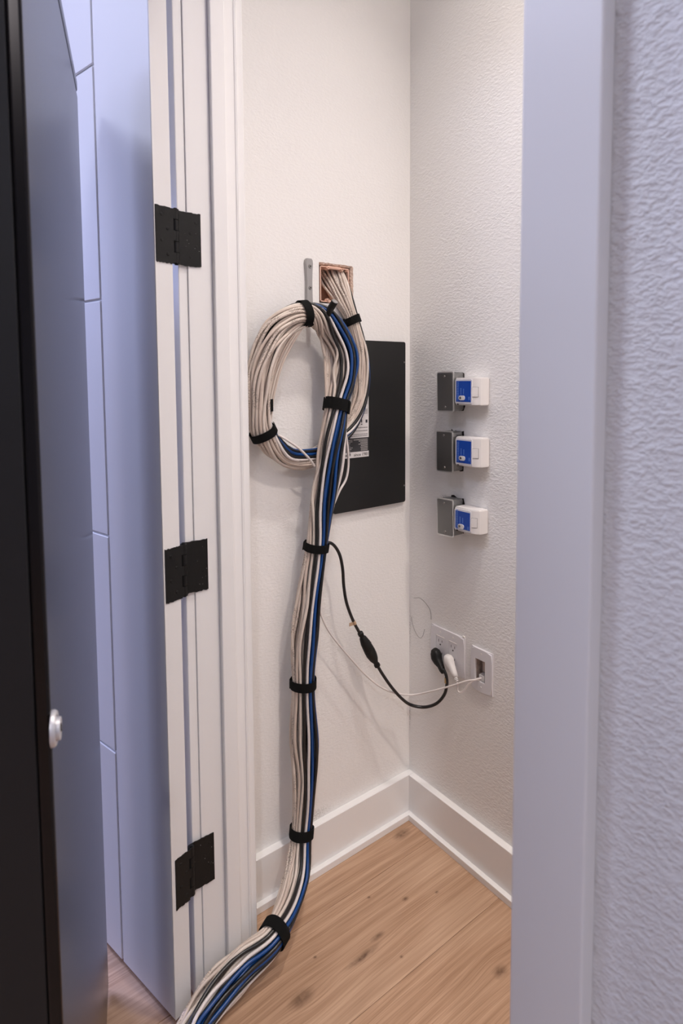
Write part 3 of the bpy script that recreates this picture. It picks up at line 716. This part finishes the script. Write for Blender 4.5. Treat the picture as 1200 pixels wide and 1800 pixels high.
# ------------------------------------------------------------------ duplex outlet plate
op = thing('outlet_plate', 'wide white wall plate with two duplex outlets low in the corner', 'outlet', (0,-.1585,.508))
def plate(bm, y0,y1,z0,z1, holes, d=.0062):
    ys = sorted({y0,y1,*[v for h in holes for v in h[:2]]}); zs = sorted({z0,z1,*[v for h in holes for v in h[2:]]})
    G = {}
    def V(y,z,x):
        k=(y,z,x)
        if k not in G: G[k]=bm.verts.new((x,y,z))
        return G[k]
    ins = lambda a,b: any(h[0]<=a<h[1] and h[2]<=b<h[3] for h in holes)
    for a,b in zip(ys,ys[1:]):
        for c,d2 in zip(zs,zs[1:]):
            if not ins(a,c):
                for x in (-d,-.0003): bm.faces.new((V(a,c,x),V(b,c,x),V(b,d2,x),V(a,d2,x)))
    cnt = {}
    for f in list(bm.faces):
        for e in f.edges: cnt[e]=len(e.link_faces)
    for e in [e for e in cnt if cnt[e]==1 and all(abs(v.co.x+d)<1e-6 for v in e.verts)]:
        a,b=e.verts; k1=(a.co.y,a.co.z); k2=(b.co.y,b.co.z)
        va = next(v for k,v in G.items() if abs(k[0]-k1[0])<1e-9+1e-6 and abs(k[1]-k1[1])<1e-6 and k[2]==-.0003)
        vb = next(v for k,v in G.items() if abs(k[0]-k2[0])<1e-6 and abs(k[1]-k2[1])<1e-6 and k[2]==-.0003)
        bm.faces.new((a,b,vb,va))
    es = [e for e in bm.edges if all(abs(v.co.x+d)<1e-6 for v in e.verts) and (all(abs(v.co.y-y0)<1e-6 for v in e.verts) or all(abs(v.co.y-y1)<1e-6 for v in e.verts) or all(abs(v.co.z-z0)<1e-6 for v in e.verts) or all(abs(v.co.z-z1)<1e-6 for v in e.verts))]
    bmesh.ops.bevel(bm, geom=es, offset=.0042, segments=3, affect='EDGES')
    return bm
OY = (-.1330,-.1805)                      # centre lines of the two outlets
h2 = [(yc-.0168,yc+.0168,.5335,.6005) for yc in OY]
obj('plate', plate(bmesh.new(), -.2215,-.0955,.5085,.6240, h2), M['plate'], op)
for yc in OY:
    r = obj('receptacle', B1(-.0058,.012,yc-.0166,yc+.0166,.5337,.6003,bev=.0008,seg=1), M['plate'], op)
    obj('face_ledge', B1(-.0072,-.0050,yc-.0150,yc+.0150,.5985,.6000,bev=.0004,seg=1), M['plastic'], r)
    for zc in (.5840,.5490):
        for dy, hh in ((.0063,.0040),(-.0063,.0032)):
            obj('slot', B1(-.00595,-.0040,yc+dy-.0008,yc+dy+.0008,zc+.0020-hh,zc+.0020+hh), M['dark'], r)
        bm = cyl(bmesh.new(), (-.00595,yc,zc-.0085),(-.0040,yc,zc-.0085), .0024,.0024,14); obj('slot', bm, M['dark'], r)
    for zz in (.6125,.5200):
        obj('screw', cyl(bmesh.new(), (-.0060,yc,zz),(-.0070,yc,zz), .0026,.0020,14), M['plastic'], op, smooth=True)
obj('wall_anchor', B1(-.004,-.0002,-.2195,-.2120,.6235,.6290,bev=.0008,seg=1), M['plastic'], op)

# ------------------------------------------------------------------ low-voltage plate with an open window
dp = thing('cable_plate', 'narrow white wall plate with an open window where thin white cables enter', 'wall plate', (0,-.280,.499))
obj('plate', plate(bmesh.new(), -.3155,-.2450,.5000,.6150, [(-.2930,-.2592,.5262,.5862)], .0066), M['plate'], dp)
bm = bmesh.new(); y0,y1,z0,z1 = -.2955,-.2565,.5242,.5878
box(bm, 0,.026,y0,y0+.002,z0,z1); box(bm, 0,.026,y1-.002,y1,z0,z1); box(bm, 0,.026,y0,y1,z0,z0+.002); box(bm, 0,.026,y0,y1,z1-.002,z1); box(bm, .024,.026,y0,y1,z0,z1)
obj('recess_liner', bm, M['liner'], dp)
obj('cable_jack', B1(-.002,.016,-.2880,-.2690,.5275,.5435,bev=.001,seg=1), M['plastic'], dp)
obj('backing_strip', B1(.010,.018,-.2840,-.2715,.5480,.5850,bev=.001,seg=1), M['jack_cream'], dp)
for zz in (.6035,.5125): obj('screw', cyl(bmesh.new(), (-.0064,-.2802,zz),(-.0074,-.2802,zz), .0026,.0020,14), M['plastic'], dp, smooth=True)

# ------------------------------------------------------------------ black power cord with inline connector and flat plug
pc = thing('power_cord', 'black power cord with an inline connector and black plug in the outlet', 'cord', (-0.2103,-0.0600,0.5953))
cordA = spline([(-0.3641,-0.0600,0.9119),(-0.3468,-0.0660,0.9162),(-0.3288,-0.0660,0.9040),(-0.3109,-0.0640,0.8762),(-0.3004,-0.0620,0.8372),(-0.2954,-0.0600,0.7898),(-0.2863,-0.0600,0.7415),(-0.2655,-0.0600,0.6897),(-0.2422,-0.0600,0.6473)], 8)
obj('cord', tube(bmesh.new(), cordA, .0042, 10), M['jack_black'], pc, smooth='all')
c0, c1 = Vector((-0.2422,-0.0600,0.6505)), Vector((-0.1862,-0.0700,0.5403))
dd = (c1-c0); Lc = dd.length
def conn(t0, t1, prof, name):
    bm = bmesh.new(); ps = []; rs = []
    for f, r in prof: ps.append(c0+dd*(t0+(t1-t0)*f)); rs.append(r)
    tube(bm, ps, rs, 16); return obj(name, bm, M['rubber'], pc, smooth=True)
conn(.0,.50, [(0,.0050),(.04,.0078),(.16,.0080),(.24,.0062),(.34,.0100),(.60,.0135),(.86,.0145),(.97,.0150),(1,.0140)], 'socket')
conn(.50,1.0, [(0,.0140),(.03,.0152),(.30,.0150),(.52,.0125),(.72,.0075),(.80,.0066),(.86,.0085),(.95,.0085),(1,.0052)], 'inline_plug')
e = Vector((-0.2057,-0.0570,0.6074)); obj('latch', B1(e.x-.0045,e.x+.0045,e.y-.004,e.y+.004,e.z-.007,e.z+.005,bev=.002), M['rubber'], pc)
cordB = spline([(-0.1903,-0.0700,0.5480),(-0.1731,-0.0740,0.5167),(-0.1482,-0.0840,0.4752),(-0.1187,-0.0940,0.4367),(-0.0891,-0.1000,0.4108),(-0.0600,-0.1228,0.4044),(-0.0460,-0.1555,0.4244),(-0.0360,-0.1760,0.4548),(-0.0320,-0.1826,0.4858),(-0.0320,-0.1803,0.5109),(-0.0340,-0.1714,0.5275)], 8)
obj('cord', tube(bmesh.new(), cordB, .0044, 10), M['jack_black'], pc, smooth='all')
q = Vector((-0.2616,-0.0600,0.6825)); dq = (Vector((-0.2422,-0.0600,0.6473))-q).normalized()
bm = cyl(bmesh.new(), q-dq*.005, q+dq*.006, .0049,.0049,14); tg = obj('cord_tag', bm, M['tag'], pc, smooth=True)
bm = bmesh.new(); box(bm, q.x-.016,q.x-.002,q.y-.0006,q.y+.0006,q.z-.007,q.z+.002); obj('tag_flap', bm, M['tag'], tg)
q1 = Vector((-0.0320,-0.1804,0.4979)); bm = cyl(bmesh.new(), q1+Vector((0,0,-.007)), q1+Vector((.0005,.0005,.007)), .0050,.0050,14); obj('brass_band', bm, M['brass'], pc, smooth=True)
def flat_plug(pts, name, mat, parent, n=18):
    """blob swept along pts: (centre, half width along the wall, half depth off the wall)"""
    bm = bmesh.new(); rings = []
    for i, (p, w_, d_) in enumerate(pts):
        p = Vector(p); T = (Vector(pts[min(i+1,len(pts)-1)][0])-Vector(pts[max(i-1,0)][0])).normalized()
        A = T.cross(Vector((1,0,0))).normalized(); X = A.cross(T).normalized()
        rings.append([bm.verts.new(p+A*w_*math.copysign(abs(math.cos(a))**.75,math.cos(a))+X*d_*math.copysign(abs(math.sin(a))**.75,math.sin(a))) for a in (2*math.pi*k/n for k in range(n))])
    for A, C in zip(rings, rings[1:]):
        for k in range(n): bm.faces.new((A[k],A[(k+1)%n],C[(k+1)%n],C[k]))
    bm.faces.new(rings[0][::-1]); bm.faces.new(rings[-1])
    return obj(name, bm, M[mat], parent, smooth='all')
flat_plug([((-0.0200,-0.1276,0.5656),.005,.006),((-0.0200,-0.1276,0.5606),.0115,.011),((-0.0200,-0.1299,0.5514),.0150,.0135),((-0.0210,-0.1331,0.5413),.0155,.0140),((-0.0230,-0.1416,0.5336),.0125,.012),((-0.0270,-0.1542,0.5282),.0090,.009),((-0.0310,-0.1644,0.5204),.0078,.0078),((-0.0330,-0.1706,0.5170),.0060,.006)], 'plug', 'rubber', pc)

# white plug with its short lead
wp = thing('white_plug', 'white flat plug with short lead, in the outlet beside the black plug', 'plug', (-0.0200,-0.1816,0.5533))
flat_plug([((-0.0200,-0.1752,0.5655),.005,.006),((-0.0200,-0.1752,0.5622),.0105,.010),((-0.0200,-0.1774,0.5549),.0135,.0125),((-0.0210,-0.1826,0.5459),.0130,.0125),((-0.0240,-0.1937,0.5366),.0098,.010),((-0.0280,-0.2057,0.5266),.0078,.0082),((-0.0300,-0.2116,0.5201),.0068,.0070)], 'plug_body', 'plastic', wp)
for k, f in enumerate((0,.33,.66,1.0)):
    p = Vector((-0.0300,-0.2116,0.5193)).lerp(Vector((-0.0320,-0.2196,0.5128)), f); p2 = Vector((-0.0320,-0.2196,0.5128))-Vector((-0.0300,-0.2116,0.5193)); p2.normalize()
    obj('strain_relief', cyl(bmesh.new(), p-p2*.0011, p+p2*.0011, .0062-.0006*k,.0062-.0006*k,16), M['plastic'], wp, smooth=True)
ld = spline([(-0.0320,-0.2176,0.5136),(-0.0340,-0.2235,0.5024),(-0.0350,-0.2245,0.4904),(-0.0340,-0.2317,0.4868),(-0.0300,-0.2421,0.4964),(-0.0240,-0.2525,0.5147),(-0.0140,-0.2653,0.5294),(-0.0020,-0.2764,0.5349),(0.0120,-0.2745,0.5328)], 8)
obj('lead', tube(bmesh.new(), ld, .0022, 8), M['jack_bright'], wp, smooth='all')
wl = [(-0.3728,-0.0450,0.7727),(-0.3628,-0.0480,0.7291),(-0.3429,-0.0500,0.6835),(-0.3132,-0.0520,0.6391),(-0.2719,-0.0550,0.5860),(-0.2284,-0.0620,0.5309),(-0.1797,-0.0720,0.4821),(-0.1289,-0.0840,0.4506),(-0.0800,-0.1043,0.4397),(-0.0640,-0.1638,0.4720),(-0.0440,-0.2142,0.5017),(-0.0260,-0.2482,0.5230),(-0.0100,-0.2696,0.5300),(0.0080,-0.2740,0.5244)]
tag(obj('thin_cable', tube(bmesh.new(), spline(wl, 8), .0025, 8), M['jack_bright'], None, (-0.2284,-0.0620,0.5309), smooth='all'), 'thin white cable sagging from the bundle across to the narrow wall plate', 'cable')

# stray dark threads stuck on the right wall above the outlet plate
tag(obj('thread', tube(bmesh.new(), spline([(-0.0012,-0.0204,0.6764),(-0.0015,-0.0327,0.6802),(-0.0018,-0.0449,0.6840),(-0.0020,-0.0617,0.6805),(-0.0020,-0.0756,0.6729),(-0.0018,-0.0870,0.6628),(-0.0014,-0.0912,0.6488),(-0.0010,-0.0921,0.6337)], 6), .00045, 6), M['hair'], None, (-0.0020,-0.0617,0.6805)), 'thin dark curved thread on the wall, arching above the outlet plate', 'thread')
tag(obj('thread', tube(bmesh.new(), spline([(-0.0012,-0.0108,0.6154),(-0.0015,-0.0136,0.5988),(-0.0018,-0.0237,0.5794),(-0.0020,-0.0384,0.5654),(-0.0020,-0.0504,0.5636),(-0.0018,-0.0596,0.5747),(-0.0014,-0.0661,0.5959)], 6), .00042, 6), M['hair'], None, (-0.0020,-0.0384,0.5654)), 'thin dark U-shaped thread on the wall left of the outlet plate', 'thread')
